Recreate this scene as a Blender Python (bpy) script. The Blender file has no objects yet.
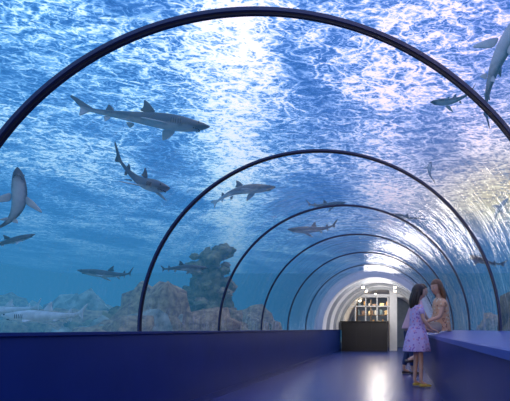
import bpy, bmesh, math, random
from mathutils import Vector, Matrix, noise
random.seed(7)
scene = bpy.context.scene
scene.view_settings.view_transform = 'Standard'
CX, CZ = 0.667, 0.80          # camera position in the tunnel
R = 1.5                        # tunnel radius
SZ = 0.78                      # springing height of the arch

# ---------------------------------------------------------------- materials
def new_mat(name):
    m = bpy.data.materials.new(name); m.use_nodes = True
    nt = m.node_tree
    for n in list(nt.nodes): nt.nodes.remove(n)
    out = nt.nodes.new('ShaderNodeOutputMaterial')
    return m, nt, out
def N(nt, t, **kw):
    n = nt.nodes.new(t)
    for k, v in kw.items():
        if k in n.inputs: n.inputs[k].default_value = v
        else: setattr(n, k, v)
    return n
def math_n(nt, op, a, b=None, clamp=False):
    n = nt.nodes.new('ShaderNodeMath'); n.operation = op; n.use_clamp = clamp
    for i, v in enumerate((a, b)):
        if v is None: continue
        if isinstance(v, (int, float)): n.inputs[i].default_value = v
        else: nt.links.new(v, n.inputs[i])
    return n.outputs[0]
def ramp(nt, fac, stops):
    n = nt.nodes.new('ShaderNodeValToRGB'); cr = n.color_ramp
    cr.elements[0].position = stops[0][0]; cr.elements[0].color = (*stops[0][1], 1)
    cr.elements[1].position = stops[-1][0]; cr.elements[1].color = (*stops[-1][1], 1)
    for p, c in stops[1:-1]:
        e = cr.elements.new(p); e.color = (*c, 1)
    nt.links.new(fac, n.inputs[0]); return n.outputs[0]
def pbr(name, col, rough=0.5, col2=None, scale=6, bump=0.0, spec=0.5, metal=0.0, bscale=None):
    m, nt, out = new_mat(name)
    b = N(nt, 'ShaderNodeBsdfPrincipled'); b.inputs['Roughness'].default_value = rough
    b.inputs['Metallic'].default_value = metal
    b.inputs['Specular IOR Level'].default_value = spec
    tc = N(nt, 'ShaderNodeTexCoord')
    nz = N(nt, 'ShaderNodeTexNoise', Scale=scale, Detail=4.0)
    nt.links.new(tc.outputs['Object'], nz.inputs['Vector'])
    c2 = col2 or tuple(c * 0.85 for c in col)
    nt.links.new(ramp(nt, nz.outputs[0], [(0.35, c2), (0.65, col)]), b.inputs['Base Color'])
    if bump:
        nb = N(nt, 'ShaderNodeTexNoise', Scale=bscale or scale * 3, Detail=4.0)
        nt.links.new(tc.outputs['Object'], nb.inputs['Vector'])
        bp = N(nt, 'ShaderNodeBump', Strength=bump, Distance=0.03)
        nt.links.new(nb.outputs[0], bp.inputs['Height']); nt.links.new(bp.outputs[0], b.inputs['Normal'])
    nt.links.new(b.outputs[0], out.inputs[0]); return m
def emis(name, col, s):
    m, nt, out = new_mat(name)
    e = N(nt, 'ShaderNodeEmission', Strength=s); e.inputs[0].default_value = (*col, 1)
    nt.links.new(e.outputs[0], out.inputs[0]); return m

# ---------------------------------------------------------------- mesh helpers
def obj_from(name, verts, faces, mats, smooth=False, parent=None):
    me = bpy.data.meshes.new(name); me.from_pydata([tuple(v) for v in verts], [], faces); me.update()
    o = bpy.data.objects.new(name, me); scene.collection.objects.link(o)
    for m in (mats if isinstance(mats, (list, tuple)) else [mats]): me.materials.append(m)
    if smooth:
        for p in me.polygons: p.use_smooth = True
    if parent: o.parent = parent
    return o
def fix_normals(o):
    bm = bmesh.new(); bm.from_mesh(o.data); bmesh.ops.recalc_face_normals(bm, faces=bm.faces)
    bm.to_mesh(o.data); bm.free()
def box(name, x0, x1, y0, y1, z0, z1, mat, bevel=0.0, parent=None):
    v = [(x, y, z) for x in (x0, x1) for y in (y0, y1) for z in (z0, z1)]
    f = [(0,1,3,2),(4,6,7,5),(0,4,5,1),(2,3,7,6),(0,2,6,4),(1,5,7,3)]
    o = obj_from(name, v, f, mat, parent=parent); fix_normals(o)
    if bevel:
        b = o.modifiers.new('bev', 'BEVEL'); b.width = bevel; b.segments = 3
    return o
def extrude_profile(name, prof, y0, y1, mat, smooth=False, cap=True, parent=None):
    n = len(prof)
    v = [(x, y0, z) for x, z in prof] + [(x, y1, z) for x, z in prof]
    f = [(i, (i+1) % n, n+(i+1) % n, n+i) for i in range(n)]
    if cap: f += [tuple(range(n)), tuple(range(2*n-1, n-1, -1))]
    o = obj_from(name, v, f, mat, smooth, parent); fix_normals(o); return o
def arc(r, a0=0, a1=math.pi, n=64, cz=SZ):
    return [(r*math.cos(a0+(a1-a0)*i/n), cz + r*math.sin(a0+(a1-a0)*i/n)) for i in range(n+1)]
def empty(name, loc=(0,0,0)):
    e = bpy.data.objects.new(name, None); e.location = loc; e.empty_display_size = .2
    scene.collection.objects.link(e); return e

# ---------------------------------------------------------------- water
m, nt, out = new_mat('water_surface_light')
tc = N(nt, 'ShaderNodeTexCoord'); sx = N(nt, 'ShaderNodeSeparateXYZ')
nt.links.new(tc.outputs['Object'], sx.inputs[0]); X, Y = sx.outputs[0], sx.outputs[1]
def stretched(sc, scale, det, dist):
    mp = N(nt, 'ShaderNodeMapping'); mp.inputs['Scale'].default_value = sc
    nt.links.new(tc.outputs['Object'], mp.inputs[0])
    nz = N(nt, 'ShaderNodeTexNoise', Scale=scale, Detail=det, Distortion=dist)
    nt.links.new(mp.outputs[0], nz.inputs['Vector']); return nz.outputs[0]
def ridge(n, k, p):
    r_ = math_n(nt, 'SUBTRACT', 1.0, math_n(nt, 'MULTIPLY', math_n(nt, 'ABSOLUTE', math_n(nt, 'SUBTRACT', n, 0.5)), k), True)
    return math_n(nt, 'POWER', r_, p)
n1 = stretched((.8, 1.0, 1), 3.2, 2.5, .9)
n3 = stretched((.75, 1.2, 1), 7.5, 2.0, 1.2)
n5 = stretched((.8, 1.1, 1), 14.0, 2.0, .8)
n2 = stretched((1, 0.7, 1), 0.5, 2.0, 0.5)
rid = ridge(n1, 9.0, 1.7); rid2 = ridge(n3, 8.0, 1.9); rid3 = ridge(n5, 7.0, 1.5)
patch = N(nt, 'ShaderNodeMapRange'); nt.links.new(n2, patch.inputs[0])
patch.inputs[1].default_value = .38; patch.inputs[2].default_value = .64
patch = patch.outputs[0]
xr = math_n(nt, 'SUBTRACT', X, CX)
def light_band(slope, width, off=0.0):
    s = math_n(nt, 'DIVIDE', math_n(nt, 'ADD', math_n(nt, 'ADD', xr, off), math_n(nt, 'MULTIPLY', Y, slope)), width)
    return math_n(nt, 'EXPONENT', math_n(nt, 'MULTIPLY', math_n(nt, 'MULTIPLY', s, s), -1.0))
b1 = light_band(0.37, 0.6); b2 = light_band(0.03, 0.7)  # painted bright bands, standing in for skylight on the water
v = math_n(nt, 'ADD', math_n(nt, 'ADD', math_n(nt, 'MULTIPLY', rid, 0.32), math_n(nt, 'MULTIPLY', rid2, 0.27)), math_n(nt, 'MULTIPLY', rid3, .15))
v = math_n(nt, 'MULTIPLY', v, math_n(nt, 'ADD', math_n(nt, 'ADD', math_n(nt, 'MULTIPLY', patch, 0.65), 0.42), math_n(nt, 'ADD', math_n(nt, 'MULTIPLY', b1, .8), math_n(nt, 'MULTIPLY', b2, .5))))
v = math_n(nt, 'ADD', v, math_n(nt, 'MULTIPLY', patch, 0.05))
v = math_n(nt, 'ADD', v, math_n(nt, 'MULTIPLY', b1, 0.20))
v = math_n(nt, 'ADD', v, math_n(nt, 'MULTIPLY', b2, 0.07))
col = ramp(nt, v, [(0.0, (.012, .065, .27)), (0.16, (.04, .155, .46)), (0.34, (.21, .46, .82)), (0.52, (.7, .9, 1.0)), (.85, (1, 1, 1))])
violet_light = N(nt, 'ShaderNodeMapRange'); nt.links.new(X, violet_light.inputs[0]); violet_light.inputs[1].default_value = -3.5; violet_light.inputs[2].default_value = 2.0  # violet lamp hue put into the surface colour, stronger to the right
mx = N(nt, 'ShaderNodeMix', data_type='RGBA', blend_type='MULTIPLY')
nt.links.new(violet_light.outputs[0], mx.inputs[0]); nt.links.new(col, mx.inputs[6]); mx.inputs[7].default_value = (1.6, .85, 1.08, 1)
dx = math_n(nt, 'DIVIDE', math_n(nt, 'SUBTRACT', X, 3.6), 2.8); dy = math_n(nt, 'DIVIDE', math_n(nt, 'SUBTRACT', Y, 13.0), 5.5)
warm_glow = math_n(nt, 'EXPONENT', math_n(nt, 'MULTIPLY', math_n(nt, 'ADD', math_n(nt, 'MULTIPLY', dx, dx), math_n(nt, 'MULTIPLY', dy, dy)), -1.0))  # painted patch of warm lamp glow; no lamp hangs above it
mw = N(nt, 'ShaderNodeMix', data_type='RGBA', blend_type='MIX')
nt.links.new(warm_glow, mw.inputs[0]); nt.links.new(mx.outputs[2], mw.inputs[6])
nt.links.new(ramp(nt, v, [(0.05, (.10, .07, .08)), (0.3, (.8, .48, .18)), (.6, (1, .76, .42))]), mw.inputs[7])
st = math_n(nt, 'ADD', 1.9, math_n(nt, 'MULTIPLY', warm_glow, 2.4))
e = N(nt, 'ShaderNodeEmission'); nt.links.new(mw.outputs[2], e.inputs[0]); nt.links.new(st, e.inputs[1])  # surface itself glows: light through the ripples is put into its emission
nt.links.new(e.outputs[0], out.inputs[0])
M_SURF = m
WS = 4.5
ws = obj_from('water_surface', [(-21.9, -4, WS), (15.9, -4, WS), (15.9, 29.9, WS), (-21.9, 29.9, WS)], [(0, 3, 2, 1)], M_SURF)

m, nt, out = new_mat('tank_water')
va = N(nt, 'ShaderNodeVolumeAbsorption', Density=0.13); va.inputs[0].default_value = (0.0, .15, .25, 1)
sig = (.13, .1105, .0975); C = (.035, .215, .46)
em = N(nt, 'ShaderNodeEmission', Strength=1.0); em.inputs[0].default_value = (C[0]*sig[0], C[1]*sig[1], C[2]*sig[2], 1)  # glow given to the water itself, in place of scattered haze light
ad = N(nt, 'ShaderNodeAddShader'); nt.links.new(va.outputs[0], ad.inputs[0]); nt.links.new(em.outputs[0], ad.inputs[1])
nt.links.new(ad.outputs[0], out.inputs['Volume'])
M_WATER = m
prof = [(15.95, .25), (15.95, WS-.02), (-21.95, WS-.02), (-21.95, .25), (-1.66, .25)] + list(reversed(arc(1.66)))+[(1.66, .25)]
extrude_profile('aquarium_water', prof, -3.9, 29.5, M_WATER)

M_SAND = pbr('sand', (.62, .6, .5), .9, (.4, .4, .35), 3, .4)
M_TANK = pbr('tank_paint', (.03, .14, .3), .8)
sand = obj_from('seabed_sand', [(-21.9,-4,.27),(-1.66,-4,.27),(-1.66,29.9,.27),(-21.9,29.9,.27),(1.66,-4,.27),(15.9,-4,.27),(15.9,29.9,.27),(1.66,29.9,.27)], [(0,1,2,3),(4,5,6,7)], M_SAND)
box('wall_tank_left', -22.3, -22, -4, 30, 0, 4.6, M_TANK)
box('wall_tank_right', 16, 16.3, -4, 30, 0, 4.6, M_TANK)
box('wall_tank_far', -22, 16, 30, 30.3, 0, 4.6, M_TANK)

# ---------------------------------------------------------------- tunnel glass and frames
m, nt, out = new_mat('acrylic')
tr = N(nt, 'ShaderNodeBsdfTransparent'); tr.inputs[0].default_value = (.95, .98, 1, 1)
gl = N(nt, 'ShaderNodeBsdfGlossy', Roughness=0.05); gl.inputs[0].default_value = (1, 1, 1, 1)
tc = N(nt, 'ShaderNodeTexCoord'); mp = N(nt, 'ShaderNodeMapping'); mp.inputs['Scale'].default_value = (.7, 5, .7)
nz = N(nt, 'ShaderNodeTexNoise', Scale=1.6, Detail=4.0, Distortion=.5)
nt.links.new(tc.outputs['Object'], mp.inputs[0]); nt.links.new(mp.outputs[0], nz.inputs['Vector'])
bp = N(nt, 'ShaderNodeBump', Strength=1.0, Distance=.065); nt.links.new(nz.outputs[0], bp.inputs['Height'])
nt.links.new(bp.outputs[0], gl.inputs['Normal'])
lw = N(nt, 'ShaderNodeLayerWeight', Blend=.5)
fac = math_n(nt, 'ADD', math_n(nt, 'MULTIPLY', math_n(nt, 'POWER', lw.outputs['Facing'], 3.0), .95), .02)
ms = N(nt, 'ShaderNodeMixShader'); nt.links.new(fac, ms.inputs[0]); nt.links.new(tr.outputs[0], ms.inputs[1]); nt.links.new(gl.outputs[0], ms.inputs[2])
nt.links.new(ms.outputs[0], out.inputs[0]); M_GLASS = m
a = arc(R+.02, n=96)
v = [(x, y, z) for y in (-1.98, 11.98) for x, z in a]; n = len(a)
glass = obj_from('acrylic_tunnel', v, [(i, i+1, n+i+1, n+i) for i in range(n-1)], M_GLASS, True)

M_FRAME = pbr('frame_black', (.006, .010, .035), .4, (.004, .007, .022))
M_FRAME2 = pbr('frame_seal', (.02, .035, .12), .35)
def ring(y, w=.012, dep=.016, name='tunnel_frame'):
    e = empty(name)
    p = arc(R+.014, n=128) + list(reversed(arc(R-w, n=128)))
    extrude_profile('arch', p, y-dep/2, y+dep/2, M_FRAME, parent=e)
    p = arc(R+.012, n=128) + list(reversed(arc(R-w*.3, n=128)))
    extrude_profile('seal', p, y-dep/2-.012, y+dep/2+.012, M_FRAME2, parent=e)
for k in range(0, 6):
    ring(2.1 + 1.65*k, .016 if k == 0 else .010 if k == 1 else .008)
# ---------------------------------------------------------------- low walls, floor
M_WALL = pbr('blue_wall_paint', (.003, .024, .17), .42, (.002, .02, .145), 2, .04, spec=.3)
M_TOP = pbr('blue_ledge', (.015, .075, .38), .35, (.012, .065, .34), 2)
M_FLOOR, nt, out = new_mat('blue_floor')
b = N(nt, 'ShaderNodeBsdfPrincipled', Roughness=.27); b.inputs['Specular IOR Level'].default_value = .45; tc = N(nt, 'ShaderNodeTexCoord')
nz = N(nt, 'ShaderNodeTexNoise', Scale=1.5, Detail=5.0); nt.links.new(tc.outputs['Object'], nz.inputs['Vector'])
nt.links.new(ramp(nt, nz.outputs[0], [(.3, (.012, .032, .19)), (.7, (.02, .045, .24))]), b.inputs['Base Color'])
mp = N(nt, 'ShaderNodeMapping'); mp.inputs['Scale'].default_value = (1, 3, 1); nt.links.new(tc.outputs['Object'], mp.inputs[0])
nb = N(nt, 'ShaderNodeTexNoise', Scale=5.0, Detail=3.0); nt.links.new(mp.outputs[0], nb.inputs['Vector'])
bp = N(nt, 'ShaderNodeBump', Strength=.35, Distance=.02); nt.links.new(nb.outputs[0], bp.inputs['Height']); nt.links.new(bp.outputs[0], b.inputs['Normal'])
nt.links.new(b.outputs[0], out.inputs[0])
box('floor', -1.7, 1.7, -2.2, 20, -.1, 0, M_FLOOR)
extrude_profile('wall_left', [(-1.64, 0), (-1.49, 0), (-1.49, .755), (-1.47, .76), (-1.47, .78), (-1.64, .78)], -2, 16.4, M_WALL)
box('trim_1', -1.49, -1.475, -2, 16.4, 0, .07, M_WALL)
extrude_profile('wall_right', [(1.15, 0), (1.64, 0), (1.64, .775), (1.50, .775), (1.15, .70)], -2, 16.4, M_WALL)
extrude_profile('trim_2', [(1.135, .665), (1.155, .665), (1.155, .701), (1.50, .776), (1.50, .785), (1.15, .712), (1.138, .705)], -2, 16.4, M_TOP)
box('wall_back', -1.7, 1.7, -2.2, -2.0, 0, 2.4, M_WALL)

# ---------------------------------------------------------------- far vault and lobby
M_WHITE = pbr('white_plaster', (.8, .82, .85), .6, (.75, .77, .8))
M_GREY = pbr('grey_panel', (.35, .38, .42), .5)
M_BLACK = pbr('black_panel', (.008, .008, .01), .35)
v0 = arc(R+.12, n=64) + list(reversed(arc(R-.10, n=64)))
extrude_profile('wall_vault_portal', v0, 12.0, 12.35, M_WHITE)
extrude_profile('ceiling_vault', arc(R+.1, n=64) + list(reversed(arc(R+.03, n=64))), 12.35, 19.9, M_WHITE)
for i, y in enumerate((13.4, 14.8, 16.2)):
    extrude_profile('trim_%d' % (i+3), arc(R+.03, n=64)+list(reversed(arc(R-.06, n=64))), y, y+.12, M_GREY)
e = empty('shop_front')
yw = 16.6
box('window_panel_left', -1.5, -1.38, yw, yw+.1, 0, 1.6, M_WHITE, parent=e)
box('pillar', .28, .56, yw-.05, yw+.15, 0, 2.3, M_WHITE, .01, parent=e)
box('header', -1.3, 1.3, yw, yw+.08, 1.97, 2.09, M_WHITE, parent=e)
for x in (-1.0, -.62, -.2, .2): box('mullion', x, x+.04, yw, yw+.05, 1.1, 2.0, M_WHITE, parent=e)
box('rail', -1.4, .3, yw, yw+.05, 1.62, 1.66, M_WHITE, parent=e)
e = empty('black_counter')
box('body', -1.42, .22, 16.0, 16.5, 0, 1.04, M_BLACK, .01, parent=e)
box('top', -1.45, .25, 15.95, 16.55, 1.04, 1.08, M_BLACK, .008, parent=e)
box('plinth', -1.38, .18, 15.98, 16.0, 0, .08, M_BLACK, parent=e)
for x in (-.9, -.35): box('panel_joint', x, x+.008, 15.99, 16.0, .1, 1.0, M_BLACK, parent=e)
box('wall_lobby_far', -1.55, 1.55, 19.8, 19.88, 0, 2.2, pbr('lobby_wall', (.22, .3, .42), .7))
e = empty('display_shelf')
M_WOOD = pbr('dark_wood', (.12, .09, .08), .5)
cols = [(.35,.22,.1),(.5,.4,.25),(.12,.2,.28),(.45,.47,.5),(.2,.14,.12),(.6,.5,.3)]
GM = [pbr('goods_%d' % i, c, .5) for i, c in enumerate(cols)]
for z in (1.0, 1.35, 1.7): box('board', -1.1, .2, 18.4, 18.7, z, z+.03, M_WOOD, parent=e)
for x in (-1.13, -.55, .2): box('upright', x, x+.04, 18.4, 18.7, 0, 2.0, M_WOOD, parent=e)
for z in (1.03, 1.38, 1.73):
    x = -1.05
    while x < .1:
        w = random.uniform(.05, .2); h = random.uniform(.08, .22)
        box('goods', x, x+w, 18.42, 18.55, z, z+h, random.choice(GM), .012, parent=e); x += w+random.uniform(.04, .16)
M_LAMP = emis('lamp_warm', (1, .8, .5), 25)
for i, (x, y) in enumerate(((-.9, 17.6), (-.3, 17.6), (.3, 17.6), (-.5, 14.2), (.5, 14.2), (-.5, 15.6), (.5, 15.6))):
    e = empty('ceiling_spotlight')
    bm = bmesh.new(); bmesh.ops.create_cone(bm, cap_ends=True, segments=20, radius1=.07, radius2=.05, depth=.1)
    me = bpy.data.meshes.new('housing'); bm.to_mesh(me); bm.free(); me.materials.append(M_GREY)
    zz = SZ + math.sqrt((R+.03)**2-x*x) - .05
    o = bpy.data.objects.new('housing', me); o.location = (x, y, zz); o.parent = e; scene.collection.objects.link(o)
    bm = bmesh.new(); bmesh.ops.create_uvsphere(bm, u_segments=14, v_segments=8, radius=.04)
    me = bpy.data.meshes.new('bulb'); bm.to_mesh(me); bm.free(); me.materials.append(M_LAMP)
    o = bpy.data.objects.new('bulb', me); o.location = (x, y, zz-.06); o.parent = e; scene.collection.objects.link(o)
def area(name, loc, size, power, col, rot=(0,0,0), sy=None):
    l = bpy.data.lights.new(name, 'AREA'); l.energy = power; l.color = col; l.size = size
    if sy: l.shape = 'RECTANGLE'; l.size_y = sy
    o = bpy.data.objects.new(name, l); o.location = loc; o.rotation_euler = rot; scene.collection.objects.link(o); return o
def pt(name, loc, power, col, rad=.15):
    l = bpy.data.lights.new(name, 'POINT'); l.energy = power; l.color = col; l.shadow_soft_size = rad
    o = bpy.data.objects.new(name, l); o.location = loc; scene.collection.objects.link(o); return o
pt('vault_lamp', (0, 13.2, 1.9), 50, (1, .93, .85), .3)
pt('vault_lamp', (0, 15.2, 1.9), 30, (1, .93, .85), .3)
area('lobby_lamp', (-.3, 17.8, 2.1), 1.0, 34, (1, .8, .55))
area('added_fill', (.2, -1.2, 1.9), 1.2, 54, (1, .86, .74), (math.radians(84), 0, math.radians(-5)))  # added unseen fill behind the camera, brightens the people

# ---------------------------------------------------------------- rocks
M_ROCK = pbr('reef_rock', (.42, .35, .2), .9, (.05, .08, .06), 5, .9)
M_ROCK2 = pbr('reef_rock_pale', (.75, .7, .56), .9, (.2, .22, .2), 6, .7)
M_CORAL = pbr('coral', (.75, .48, .28), .9, (.3, .18, .14), 12, .5)
def rock(name, loc, sx_, sy_, h, seed, mat=M_ROCK, segs=40, rings=44, taper=.35, parent=None, amp=1.0):
    vs, fs = [], []
    for j in range(rings+1):
        t = j/rings
        prof = (1-t)**.55*(1-taper) + taper*(1-t**6) if t < 1 else .02
        for i in range(segs):
            a = 2*math.pi*i/segs
            p = Vector((math.cos(a), math.sin(a), t*h/max(sx_, .1)))
            d = (noise.fractal(p*1.6+Vector((seed, 0, 0)), 1.0, 2.0, 5)*.55 + noise.noise(p*5+Vector((0, seed, 0)))*.18)*amp
            r = max(.05, prof*(1+d))
            vs.append((r*sx_*math.cos(a)+.25*sx_*noise.noise(Vector((t*3, seed, 0))), r*sy_*math.sin(a), t*h+d*.06*h))
    for j in range(rings):
        for i in range(segs): fs.append((j*segs+i, j*segs+(i+1) % segs, (j+1)*segs+(i+1) % segs, (j+1)*segs+i))
    fs.append(tuple(rings*segs+i for i in range(segs)))
    o = obj_from(name, vs, fs, mat, True, parent); o.location = loc; return o
def boulder(name, loc, r, seed, mat, parent=None, sq=(1,1,1)):
    bm = bmesh.new(); bmesh.ops.create_icosphere(bm, subdivisions=4, radius=1)
    for v_ in bm.verts:
        p = v_.co.copy(); d = noise.fractal(p*1.5+Vector((seed, seed*.7, 0)), 1.0, 2.0, 4)*.5+abs(noise.noise(p*4+Vector((seed, 0, 0))))*.25
        q = p*(1+d)*r; v_.co = (q.x*sq[0], q.y*sq[1], q.z*sq[2])
    for f in bm.faces: f.smooth = True
    me = bpy.data.meshes.new(name); bm.to_mesh(me); bm.free(); me.materials.append(mat)
    o = bpy.data.objects.new(name, me); o.location = loc; scene.collection.objects.link(o); o.parent = parent; return o
e = empty('rock_pinnacle', (-3.15, 9.0, .26))
rock('spire', (0, 0, -.05), .38, .36, 2.2, 3.1, parent=e, taper=.75, amp=1.0)
rs = random.Random(5)
for i in range(32):
    t = i/32; a = rs.uniform(0, 6.28); rr = .26*(1-t)+.16+.12*rs.random()
    boulder('outcrop', (rr*math.cos(a), rr*math.sin(a), .1+2.05*t), .20*(1.15-.5*t)*rs.uniform(.45, 1.25), i*2.7, M_ROCK if i % 3 else M_CORAL, e, (1.2, 1, rs.uniform(.5, 1.1)))
for i, (x, z, r_) in enumerate(((-.62, .15, .34), (.6, .2, .36), (-.35, .45, .3), (.42, .6, .28), (.85, .05, .25), (-.9, .02, .22), (-.45, .8, .2))):
    boulder('base_block', (x, -.1, z), r_, i*5.1+2, (M_ROCK, M_CORAL)[i % 2], e, (1.1, 1, .9))
e = empty('coral_reef', (0, 0, .26))
for i in range(64):
    px = rs.uniform(-10, 330); d = rs.uniform(6.0, 13); x = CX+(px-400)/450*d; r_ = rs.uniform(.28, .7)
    if x > -2.7 or (abs(x+3.15) < 1.3 and abs(d-9) < 1.3): continue
    boulder('reef_block', (x, d, .15), r_, i*3.7+1, (M_ROCK2, M_ROCK, M_CORAL)[i % 3], e, (1.3, 1, rs.uniform(.8, 1.35)))
e = empty('coral_reef', (0, 0, .26))
for i in range(22):
    boulder('reef_block', (rs.uniform(3.1, 6.5), rs.uniform(4, 16), .25), rs.uniform(.4, 1.0), i*3.1+90, (M_ROCK, M_CORAL, M_ROCK2)[i % 3], e, (1.1, 1.1, rs.uniform(.8, 1.5)))

# ---------------------------------------------------------------- sharks
m, nt, out = new_mat('shark_skin')
b = N(nt, 'ShaderNodeBsdfPrincipled', Roughness=.45); tc = N(nt, 'ShaderNodeTexCoord'); s = N(nt, 'ShaderNodeSeparateXYZ')
nt.links.new(tc.outputs['Object'], s.inputs[0])
nz = N(nt, 'ShaderNodeTexNoise', Scale=14.0, Detail=3.0); nt.links.new(tc.outputs['Object'], nz.inputs['Vector'])
h = math_n(nt, 'ADD', s.outputs[2], math_n(nt, 'MULTIPLY', math_n(nt, 'SUBTRACT', nz.outputs[0], .5), .04))
mr = N(nt, 'ShaderNodeMapRange'); nt.links.new(h, mr.inputs[0]); mr.inputs[1].default_value = -.07; mr.inputs[2].default_value = .07
nt.links.new(ramp(nt, mr.outputs[0], [(.0, (.7, .71, .7)), (.22, (.5, .52, .52)), (.4, (.11, .12, .14)), (1, (.045, .05, .065))]), b.inputs['Base Color'])
nt.links.new(b.outputs[0], out.inputs[0]); M_SHARK = m
M_PALE = pbr('shark_skin_pale', (.9, .9, .85), .5, (.65, .65, .6), 12)
M_EYE = pbr('shark_eye', (.005, .005, .006), .1)
ST = [(0,.003,.003,.012),(.015,.018,.011,.01),(.04,.034,.021,.008),(.08,.05,.034,.004),(.13,.061,.047,.0),(.19,.068,.059,0),(.26,.071,.067,0),(.34,.069,.068,0),(.42,.062,.062,0),(.5,.051,.053,.001),(.58,.04,.043,.002),(.66,.03,.034,.004),(.74,.021,.026,.006),(.81,.014,.020,.010),(.87,.010,.017,.016),(.93,.006,.012,.030)]
def shark(loc, L, fwd, up, bend=0.0, vbend=0.0, pale=False, pec=1.0, name='shark'):
    bm = bmesh.new(); seg = 20; rings = []
    for t, w, hh, zo in ST:
        r = []
        for i in range(seg):
            a = 2*math.pi*i/seg
            ca, sa = math.cos(a), math.sin(a)
            zz = sa*hh*(1.0 if sa > 0 else .85)
            r.append(bm.verts.new((.5-t, w*ca, zz+zo)))
        rings.append(r)
    for a_, b_ in zip(rings, rings[1:]):
        for i in range(seg): bm.faces.new((a_[i], a_[(i+1) % seg], b_[(i+1) % seg], b_[i]))
    bm.faces.new(rings[0]); bm.faces.new(rings[-1])
    def fin(pts, th):
        P = [Vector(p) for p in pts]; n = len(P); c = sum(P, Vector())/n
        nrm = Vector()
        for i in range(n): nrm += (P[i]-c).cross(P[(i+1) % n]-c)
        nrm.normalize()
        o_ = [bm.verts.new(p) for p in P]
        up_ = [bm.verts.new(c+(p-c)*.62+nrm*th) for p in P]; dn_ = [bm.verts.new(c+(p-c)*.62-nrm*th) for p in P]
        for i in range(n):
            j = (i+1) % n
            bm.faces.new((o_[i], o_[j], up_[j], up_[i])); bm.faces.new((o_[j], o_[i], dn_[i], dn_[j]))
        bm.faces.new(up_); bm.faces.new(list(reversed(dn_)))
    fin([(.10,0,.05),(.065,0,.09),(.03,0,.13),(-.005,0,.158),(-.025,0,.16),(-.02,0,.135),(-.02,0,.10),(-.03,0,.072),(-.055,0,.062),(-.02,0,.045)], .008)
    fin([(-.20,0,.028),(-.225,0,.06),(-.255,0,.085),(-.265,0,.08),(-.262,0,.055),(-.285,0,.035),(-.26,0,.02)], .005)
    fin([(-.22,0,-.018),(-.245,0,-.045),(-.27,0,-.062),(-.278,0,-.055),(-.275,0,-.035),(-.295,0,-.018),(-.26,0,-.008)], .004)
    fin([(-.32,0,.02),(-.37,0,.048),(-.43,0,.085),(-.5,0,.125),(-.52,0,.125),(-.515,0,.10),(-.49,0,.088),(-.47,0,.06),(-.435,0,.03),(-.43,0,.0),(-.445,0,-.045),(-.43,0,-.05),(-.395,0,-.02),(-.36,0,.0),(-.33,0,.002)], .006)
    for sgn in (1, -1):
        p = [(.235,.045,-.028),(.205,.09,-.04),(.16,.145,-.055),(.10,.2,-.07),(.06,.225,-.078),(.05,.215,-.076),(.065,.17,-.064),(.085,.12,-.05),(.10,.08,-.042),(.12,.045,-.035)]
        fin([(x, y*sgn*(pec if y > .05 else 1), z) for x, y, z in p], .007)
        fin([(-.07,sgn*.03,-.03),(-.10,sgn*.065,-.045),(-.135,sgn*.09,-.056),(-.145,sgn*.085,-.055),(-.14,sgn*.05,-.045),(-.15,sgn*.02,-.032),(-.11,sgn*.015,-.028)], .004)
    bmesh.ops.recalc_face_normals(bm, faces=bm.faces)
    dark = []
    for sgn in (1, -1):
        r_ = bmesh.ops.create_uvsphere(bm, u_segments=10, v_segments=8, radius=.008, matrix=Matrix.Translation((.425, sgn*.045, .018))); dark += r_['verts']
        for k in range(5):
            x = .295-.018*k
            r_ = bmesh.ops.create_uvsphere(bm, u_segments=8, v_segments=6, radius=1, matrix=Matrix.Translation((x, sgn*.069, -.002)) @ Matrix.Diagonal((.0025, .004, .024, 1))); dark += r_['verts']
    for k in range(9):
        a = math.pi*(k/8-.5)
        r_ = bmesh.ops.create_uvsphere(bm, u_segments=6, v_segments=5, radius=.006, matrix=Matrix.Translation((.385+.035*math.cos(a), .036*math.sin(a), -.029))); dark += r_['verts']
    ds = set(dark)
    for f in bm.faces:
        f.smooth = True
        if all(v_ in ds for v_ in f.verts): f.material_index = 1
    for v_ in bm.verts:
        x = v_.co.x; u = max(0, .15-x); h_ = max(0, x-.15)
        dy = bend*(u*u*1.6 + .35*h_*h_) ; ang = math.atan(bend*3.2*u)
        v_.co.x = x + (1-math.cos(ang))*u*.5
        v_.co.y += dy
        v_.co.z += vbend*u*u*1.6
    me = bpy.data.meshes.new(name); bm.to_mesh(me); bm.free()
    me.materials.append(M_PALE if pale else M_SHARK); me.materials.append(M_EYE)
    o = bpy.data.objects.new(name, me); scene.collection.objects.link(o)
    f = Vector(fwd).normalized(); u = Vector(up); l = u.cross(f).normalized(); u = f.cross(l).normalized()
    mt = Matrix((f, l, u)).transposed().to_4x4()
    o.matrix_world = Matrix.Translation(Vector(loc)) @ mt @ Matrix.Scale(L, 4)
    sb = o.modifiers.new('sub', 'SUBSURF'); sb.levels = 1; sb.render_levels = 1
    return o
def at(px, py, d): return (CX+(px-400)/450*d, d, CZ+(329-py)/450*d)
shark(at(145,119,4.8), 1.34, (1, .12, -.10), (0, .0, 1), bend=-.2, vbend=-.1)
shark(at(142,184,4.5), 1.0, (.78, -.50, -.25), (.12, .1, 1), bend=-.2, vbend=.35, pec=1.15)
shark(at(19,212,3.6), .70, (.28, -.30, .80), (-.35, .75, .45), bend=-.6, pec=1.1)
shark(at(112,275,6.2), .84, (-1, -.25, .1), (0, .1, 1), bend=.5)
shark(at(50,317,4.4), 1.0, (-1, .05, .0), (0, .1, 1), bend=.2, pale=True)
shark(at(12,311,5.0), .85, (-.9, -.4, -.05), (0, .1, 1), bend=.5, pale=True)
shark(at(8,242,4.6), .5, (.5, .5, .35), (0, -.2, 1), bend=.5)
shark(at(238,190,6.8), 1.12, (1, .15, .12), (0, .1, 1), bend=.4, vbend=-.2)
shark(at(180,268,6.6), .76, (1, .2, .02), (0, .1, 1), bend=.4)
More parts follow.
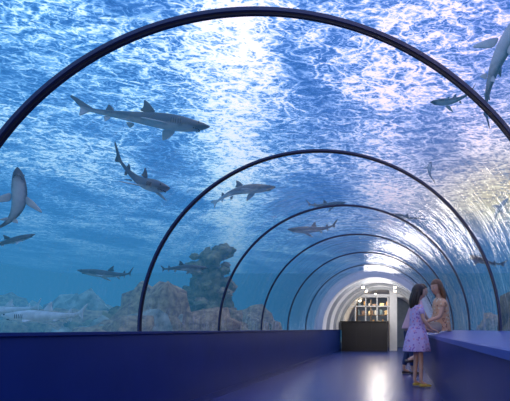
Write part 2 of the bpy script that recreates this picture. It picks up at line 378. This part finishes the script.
shark(at(315,230,8.8), 1.06, (-1, -.1, -.03), (0, .1, 1), bend=.4)
shark(at(325,206,9.0), .86, (1, .2, .2), (0, .1, 1), bend=-.4)
shark(at(407,218,8.6), .62, (-1, -.2, .2), (0, .1, 1), bend=.4)
shark(at(494,66,3.9), 1.0, (.45, -.25, .80), (.45, .75, -.1), bend=.3, pec=1.2)
shark(at(455,101,4.6), .52, (-1, .3, .05), (0, .3, 1), bend=.4)
shark(at(429,172,6.4), .42, (.15, .5, 1), (0, .6, -.3), bend=.4)
shark(at(496,213,5.6), .45, (.6, -.3, .8), (.2, .8, 0), bend=.4, pale=True)
shark(at(484,262,5.6), .62, (-.8, -.8, .15), (0, 0, 1), bend=.4)

# ---------------------------------------------------------------- people
def skin_mat(name, c): 
    return pbr(name, c, .5, tuple(k*.9 for k in c), 8)
M_SK = skin_mat('human_skin', (.80, .45, .30)); M_HD = pbr('hair_dark', (.05, .027, .018), .45, (.02, .012, .009), 40)
M_HB = pbr('hair_brown', (.28, .13, .055), .45, (.13, .055, .025), 40)
M_EW = pbr('eye_white', (.8, .8, .8), .2); M_IR = pbr('iris', (.03, .015, .01), .1); M_LIP = pbr('lips', (.5, .14, .12), .4)
def skinned(name, verts, edges, rad, mat, parent, roots=(0,), sub=2):
    me = bpy.data.meshes.new(name); me.from_pydata([tuple(v) for v in verts], edges, []); me.update()
    o = bpy.data.objects.new(name, me); scene.collection.objects.link(o); o.parent = parent
    me.materials.append(mat)
    sk = o.modifiers.new('skin', 'SKIN'); sk.use_smooth_shade = True; sk.branch_smoothing = .6
    if not me.skin_vertices: me.skin_vertices.new()
    for i, r in enumerate(rad):
        d = me.skin_vertices[0].data[i]; d.radius = r if isinstance(r, tuple) else (r, r); d.use_root = i in roots
    sb = o.modifiers.new('sub', 'SUBSURF'); sb.levels = sub; sb.render_levels = sub
    return o
def chain_mesh(name, chains, mat, parent, sub=2):
    vs, es, rs, roots = [], [], [], []
    for ch in chains:
        b0 = len(vs); roots.append(b0)
        for i, (p, r) in enumerate(ch):
            vs.append(p); rs.append(r)
            if i: es.append((b0+i-1, b0+i))
    return skinned(name, vs, es, rs, mat, parent, roots, sub)
def hand(name, wrist, direction, palm_n, s, parent, side=1, curl=.5):
    d = Vector(direction).normalized(); n = Vector(palm_n); n = (n-d*n.dot(d)).normalized(); lat = d.cross(n)*side
    w = Vector(wrist)
    chs = [[(w, .017*s), (w+d*.035*s, (.020*s, .014*s)), (w+d*.07*s, (.022*s, .013*s)), (w+d*.088*s, (.018*s, .010*s))]]
    for k, (off, ln) in enumerate(((-.027, .066), (-.009, .076), (.009, .070), (.026, .055))):
        p = w+d*.075*s+lat*off*s; dd = d.copy(); ch = [(p, .0085*s)]
        for q in range(3):
            p = p+dd*ln*s*(.42, .32, .26)[q]
            ch.append((p, (.008, .0072, .006)[q]*s))
            dd = (dd+n*curl*.75).normalized()
        chs.append(ch)
    p0 = w+d*.03*s-lat*.018*s
    chs.append([(p0, .010*s), (p0+(d*.6-lat*.8)*.03*s, .0095*s), (p0+(d*.85-lat*.75)*.055*s+n*.008*s, .008*s), (p0+(d*1.0-lat*.5)*.075*s+n*.014*s, .0065*s)])
    return chain_mesh(name, chs, M_SK, parent, 1)
def sphere(name, loc, sc, mat, parent, seg=16, rot=None):
    bm = bmesh.new(); bmesh.ops.create_uvsphere(bm, u_segments=seg, v_segments=max(6, seg*2//3), radius=1)
    for v_ in bm.verts: v_.co = Vector((v_.co.x*sc[0], v_.co.y*sc[1], v_.co.z*sc[2]))
    for f in bm.faces: f.smooth = True
    me = bpy.data.meshes.new(name); bm.to_mesh(me); bm.free(); me.materials.append(mat)
    o = bpy.data.objects.new(name, me); o.location = loc; scene.collection.objects.link(o); o.parent = parent
    return o
def head(center, yaw, pitch, s, hair, style, parent):
    e = bpy.data.objects.new('head', None); scene.collection.objects.link(e); e.parent = parent
    e.location = center; e.rotation_euler = (pitch, 0, yaw); e.scale = (s, s, s)
    bm = bmesh.new(); bmesh.ops.create_uvsphere(bm, u_segments=40, v_segments=30, radius=1)
    for v_ in bm.verts:
        x, y, z = v_.co
        k = 1.0 if z > -.1 else 1-.38*((-z-.1)/.9)**1.3
        X_, Y_, Z_ = x*.074*k, y*.094*(1-.12*max(0, -z)), z*.115
        if y > 0:
            g = math.exp(-((X_/.011)**2))
            nz_ = math.exp(-(((Z_+.020)/.018)**2)); Y_ += .020*g*nz_
            Y_ += .006*g*math.exp(-((Z_-.005)/.02)**2)
            for sg in (1, -1): Y_ -= .009*math.exp(-(((X_-sg*.03)/.015)**2+((Z_-.004)/.012)**2))
            Y_ += .006*math.exp(-((X_/.02)**2+((Z_+.055)/.012)**2)) + .008*math.exp(-((X_/.018)**2+((Z_+.098)/.014)**2))
        v_.co = (X_, Y_, Z_)
    for f in bm.faces: f.smooth = True
    me = bpy.data.meshes.new('skull'); bm.to_mesh(me); bm.free(); me.materials.append(M_SK)
    o = bpy.data.objects.new('face', me); scene.collection.objects.link(o); o.parent = e
    for sg in (1, -1):
        sphere('eye', (sg*.030, .074, .004), (.012, .009, .007), M_EW, e)
        sphere('iris', (sg*.030, .0815, .004), (.0055, .003, .0055), M_IR, e, 10)
        sphere('brow', (sg*.031, .084, .023), (.015, .004, .0028), hair, e, 10)
        sphere('ear', (sg*.075, -.004, -.006), (.008, .018, .030), M_SK, e)
    sphere('lips', (0, .089, -.053), (.021, .007, .0065), M_LIP, e)
    bm = bmesh.new(); bmesh.ops.create_uvsphere(bm, u_segments=48, v_segments=36, radius=1)
    for v_ in bm.verts:
        x, y, z = v_.co; w = 1+.02*math.sin(14*math.atan2(y, x))
        v_.co = (x*.086*w, y*.103*w-.008, z*.122+.007)
    kill = [f for f in bm.faces if (f.calc_center_median().y > .030 and f.calc_center_median().z < .056) or f.calc_center_median().z < -.085 or (f.calc_center_median().y > .0 and f.calc_center_median().z < -.045)]
    bmesh.ops.delete(bm, geom=kill, context='FACES')
    for f in bm.faces: f.smooth = True
    me = bpy.data.meshes.new('hair'); bm.to_mesh(me); bm.free(); me.materials.append(hair)
    o = bpy.data.objects.new('hair', me); scene.collection.objects.link(o); o.parent = e
    sd = o.modifiers.new('s', 'SOLIDIFY'); sd.thickness = .012
    if style == 'long':
        chs = []
        for k in range(7):
            a = math.pi*(1.08+.84*k/6); x, y = .072*math.cos(a), .085*math.sin(a)-.006
            chs.append([((x*.9, y*.9, .02), .026), ((x*1.1, y*1.1, -.05), .027), ((x*1.15, y*1.15-.008, -.12), .026), ((x*1.05, y-.012, -.19), .022), ((x*.9, y-.006, -.25), .012)])
        chain_mesh('hair_locks', chs, hair, e, 1)
    elif style == 'tail':
        chain_mesh('ponytail', [[((0, -.10, .04), .022), ((0, -.15, .02), .03), ((0, -.165, -.06), .032), ((0, -.15, -.15), .024), ((0, -.14, -.21), .010)]], hair, e, 2)
    return e
def ringloft(name, rings, mat, parent, seg=40, wav=0.0, nw=9, thick=.006):
    vs, fs = [], []
    for j, (c, rx, ry) in enumerate(rings):
        t = j/(len(rings)-1)
        for i in range(seg):
            a = 2*math.pi*i/seg; k = 1+wav*t*t*math.sin(nw*a)
            vs.append((c[0]+rx*k*math.cos(a), c[1]+ry*k*math.sin(a), c[2]))
    for j in range(len(rings)-1):
        for i in range(seg): fs.append((j*seg+i, j*seg+(i+1) % seg, (j+1)*seg+(i+1) % seg, (j+1)*seg+i))
    o = obj_from(name, vs, fs, mat, True, parent)
    sd = o.modifiers.new('s', 'SOLIDIFY'); sd.thickness = thick
    sb = o.modifiers.new('sub', 'SUBSURF'); sb.levels = 1; sb.render_levels = 1
    return o
def body(J, r, parent, mat=M_SK):
    names = ['pelvis','waist','chest','neckbase','neck','skullbase']
    vs = [J[k] for k in names]; rs = [r[k] for k in names]; es = [(i, i+1) for i in range(5)]
    for s in 'LR':
        b0 = len(vs)
        vs += [J[k+s] for k in ('sh','el','wr')]; rs += [r['sh'], r['el'], r['wr']]; es += [(2, b0), (b0, b0+1), (b0+1, b0+2)]
        b0 = len(vs)
        vs += [J[k+s] for k in ('hip','kn','an','toe')]; rs += [r['hip'], r['kn'], r['an'], r['toe']]; es += [(0, b0), (b0, b0+1), (b0+1, b0+2), (b0+2, b0+3)]
    return skinned('body', vs, es, rs, mat, parent)
def lerp(a, b, t): return tuple(Vector(a).lerp(Vector(b), t))
def shell(name, chains, mat, parent): return chain_mesh(name, chains, mat, parent, 2)
def radii(s, k=1.0):
    base = dict(pelvis=(.105,.085), waist=(.085,.075), chest=(.10,.085), neckbase=.052, neck=.042, skullbase=.045, sh=.044, el=.034, wr=.024, hip=.078, kn=.050, an=.032, toe=.026)
    return {q: (tuple(v_*s*k for v_ in b_) if isinstance(b_, tuple) else b_*s*k) for q, b_ in base.items()}
def floral(name, base, c1, c2, scale):
    m, nt, out = new_mat(name); b = N(nt, 'ShaderNodeBsdfPrincipled', Roughness=.8)
    tc = N(nt, 'ShaderNodeTexCoord'); vo = N(nt, 'ShaderNodeTexVoronoi', Scale=scale); nt.links.new(tc.outputs['Object'], vo.inputs['Vector'])
    f = math_n(nt, 'LESS_THAN', vo.outputs['Distance'], .36)
    s = N(nt, 'ShaderNodeSeparateColor'); nt.links.new(vo.outputs['Color'], s.inputs[0])
    cc = ramp(nt, s.outputs[0], [(.4, c1), (.6, c2)])
    mx = N(nt, 'ShaderNodeMix', data_type='RGBA'); nt.links.new(f, mx.inputs[0]); mx.inputs[6].default_value = (*base, 1); nt.links.new(cc, mx.inputs[7])
    nt.links.new(mx.outputs[2], b.inputs['Base Color']); nt.links.new(b.outputs[0], out.inputs[0]); return m
M_DRESS = floral('floral_cotton', (.62, .48, .74), (.35, .18, .5), (.75, .35, .5), 26)
M_TOPW = floral('tan_print', (.80, .45, .26), (.4, .16, .1), (.85, .7, .5), 26)
M_SHORT = pbr('beige_cloth', (.55, .45, .36), .8); M_PINK = pbr('pink_shirt', (.75, .45, .5), .8); M_DENIM = pbr('denim', (.04, .06, .14), .8)
M_YEL = pbr('yellow_sandal', (.75, .5, .08), .5); M_SHOE = pbr('dark_shoe', (.05, .03, .03), .5)
def shoe(name, an, toe, s, mat, parent):
    a, t = Vector(an), Vector(toe); d = (t-a); d.z = 0; d.normalize()
    zf = t.z-.028*s
    c = chain_mesh(name, [[((a-d*.03*s).to_tuple()[:2]+(zf+.03*s,), (.034*s, .03*s)), ((a+d*.05*s).to_tuple()[:2]+(zf+.03*s,), (.036*s, .028*s)), ((a+d*.12*s).to_tuple()[:2]+(zf+.024*s,), (.040*s, .022*s)), ((a+d*.17*s).to_tuple()[:2]+(zf+.02*s,), (.028*s, .016*s))]], mat, parent, 2)
    return c

# --- girl standing, facing the right ledge (+X): local +Y -> world +X
g = empty('girl', (.90, 6.2, 0)); g.rotation_euler = (0, 0, math.radians(-72))
s = .86; r = radii(s, .88)
J = dict(pelvis=(0,0,.74), waist=(0,.005,.86), chest=(0,.01,1.00), neckbase=(0,.005,1.135), neck=(0,.012,1.18), skullbase=(0,.02,1.23),
    shL=(-.125,0,1.09), elL=(-.16,.03,.90), wrL=(-.10,.17,.80), shR=(.125,0,1.09), elR=(.155,.05,.90), wrR=(.09,.18,.80),
    hipL=(-.065,0,.70), knL=(-.07,.015,.41), anL=(-.075,-.01,.075), toeL=(-.08,.08,.03), hipR=(.065,0,.70), knR=(.07,.03,.41), anR=(.08,.03,.075), toeR=(.09,.12,.03))
body(J, r, g)
hand('hand_left', J['wrL'], (.1, 1, -.35), (0,-.3,-1), .85, g, -1, .45); hand('hand_right', J['wrR'], (-.1, 1, -.35), (0,-.3,-1), .85, g, 1, .45)
head((0, .03, 1.305), 0.0, -.12, .95, M_HD, 'long', g)
ringloft('dress', [((0,.0,1.135),.062,.05), ((0,.0,1.115),.115,.07), ((0,.005,1.06),.135,.09), ((0,.005,.98),.125,.10), ((0,.0,.88),.115,.092), ((0,0,.83),.118,.095), ((0,0,.76),.15,.13), ((0,0,.66),.175,.155), ((0,0,.56),.195,.175), ((0,0,.49),.205,.185)], M_DRESS, g, wav=.07)
for S in 'LR': shell('sleeve', [[(J['sh'+S], .055*s), (lerp(J['sh'+S], J['el'+S], .3), .052*s), (lerp(J['sh'+S], J['el'+S], .5), .05*s)]], M_DRESS, g)
for S in 'LR': shoe('sandal', J['an'+S], J['toe'+S], .88, M_YEL, g)

# --- woman seated on the ledge, facing -X : local +Y -> world -X
w = empty('seated_woman', (1.31, 6.75, .735)); w.rotation_euler = (0, 0, math.radians(90+14))
r = radii(1.0, .95)
J = dict(pelvis=(0,0,.10), waist=(0,.015,.22), chest=(0,.035,.38), neckbase=(0,.06,.53), neck=(0,.07,.57), skullbase=(0,.085,.61),
    shL=(-.16,.03,.48), elL=(-.20,.12,.24), wrL=(-.12,.32,.16), shR=(.16,.03,.48), elR=(.21,.08,.23), wrR=(.20,.26,.13),
    hipL=(-.085,.03,.09), knL=(-.09,.44,.09), anL=(-.09,.44,-.34), toeL=(-.09,.56,-.40), hipR=(.085,.03,.09), knR=(.09,.44,.09), anR=(.09,.40,-.34), toeR=(.09,.52,-.40))
body(J, r, w)
hand('hand_left', J['wrL'], (.2, 1, -.15), (0,0,-1), 1, w, -1, .3); hand('hand_right', J['wrR'], (-.3, 1, -.1), (0,0,-1), 1, w, 1, .3)
head((0, .10, .685), .35, -.22, 1.0, M_HB, 'long', w)
ringloft('blouse', [((0,.06,.525),.065,.055), ((0,.052,.51),.12,.07), ((0,.045,.46),.165,.105), ((0,.035,.38),.155,.12), ((0,.02,.24),.132,.108), ((0,.01,.12),.142,.12), ((0,.01,.03),.155,.13)], M_TOPW, w, wav=.02)
for S in 'LR': shell('sleeve', [[(J['sh'+S], .060), (lerp(J['sh'+S], J['el'+S], .3), .056), (lerp(J['sh'+S], J['el'+S], .45), .054)]], M_TOPW, w)
shell('shorts', [[(J['hipL'], .096), (lerp(J['hipL'], J['knL'], .4), .088), (lerp(J['hipL'], J['knL'], .7), .080)], [(J['hipR'], .096), (lerp(J['hipR'], J['knR'], .4), .088), (lerp(J['hipR'], J['knR'], .7), .080)]], M_SHORT, w)
for S in 'LR': shoe('shoe', J['an'+S], J['toe'+S], 1.0, M_SHOE, w)

# --- woman standing behind, leaning on the ledge, facing +X
k = empty('standing_woman', (.80, 7.9, 0)); k.rotation_euler = (0, 0, math.radians(-80))
r = radii(1.0, .92)
J = dict(pelvis=(0,.03,.86), waist=(0,.07,.97), chest=(0,.13,1.13), neckbase=(0,.19,1.30), neck=(0,.215,1.35), skullbase=(0,.235,1.40),
    shL=(-.155,.16,1.25), elL=(-.20,.26,1.02), wrL=(-.10,.42,.86), shR=(.155,.16,1.25), elR=(.19,.28,1.02), wrR=(.08,.43,.86),
    hipL=(-.085,.02,.82), knL=(-.09,.03,.46), anL=(-.095,-.06,.09), toeL=(-.10,.05,.03), hipR=(.085,.02,.82), knR=(.09,.06,.46), anR=(.10,.06,.09), toeR=(.11,.17,.03))
body(J, r, k)
hand('hand_left', J['wrL'], (.2, 1, -.5), (0,-.3,-1), 1, k, -1, .4); hand('hand_right', J['wrR'], (-.2, 1, -.5), (0,-.3,-1), 1, k, 1, .4)
head((0, .26, 1.475), 0, -.1, 1.0, M_HD, 'tail', k)
ringloft('shirt', [((0,.19,1.30),.065,.055), ((0,.18,1.285),.12,.07), ((0,.165,1.23),.16,.10), ((0,.13,1.12),.150,.12), ((0,.08,.99),.132,.108), ((0,.04,.88),.145,.12), ((0,.03,.80),.15,.13)], M_PINK, k, wav=.02)
for S in 'LR': shell('sleeve', [[(J['sh'+S], .060), (lerp(J['sh'+S], J['el'+S], .3), .056), (lerp(J['sh'+S], J['el'+S], .5), .054)]], M_PINK, k)
shell('trousers', [[(J['hip'+S], .090), (J['kn'+S], .062), (lerp(J['kn'+S], J['an'+S], .85), .05)] for S in 'LR'], M_DENIM, k)
for S in 'LR': shoe('shoe', J['an'+S], J['toe'+S], 1.0, M_SHOE, k)

# ---------------------------------------------------------------- world, camera
wd = bpy.data.worlds.new('world'); scene.world = wd; wd.use_nodes = True
wd.node_tree.nodes['Background'].inputs[0].default_value = (.02, .05, .14, 1)
cd = bpy.data.cameras.new('camera'); cam = bpy.data.objects.new('camera', cd); scene.collection.objects.link(cam)
cam.location = (CX, 0, CZ); cam.rotation_euler = (math.radians(90), 0, 0)
cd.sensor_width = 36; cd.sensor_fit = 'HORIZONTAL'; cd.lens = 450/510*36
cd.shift_x = -145/510; cd.shift_y = 128.5/510; cd.clip_start = .05
scene.camera = cam
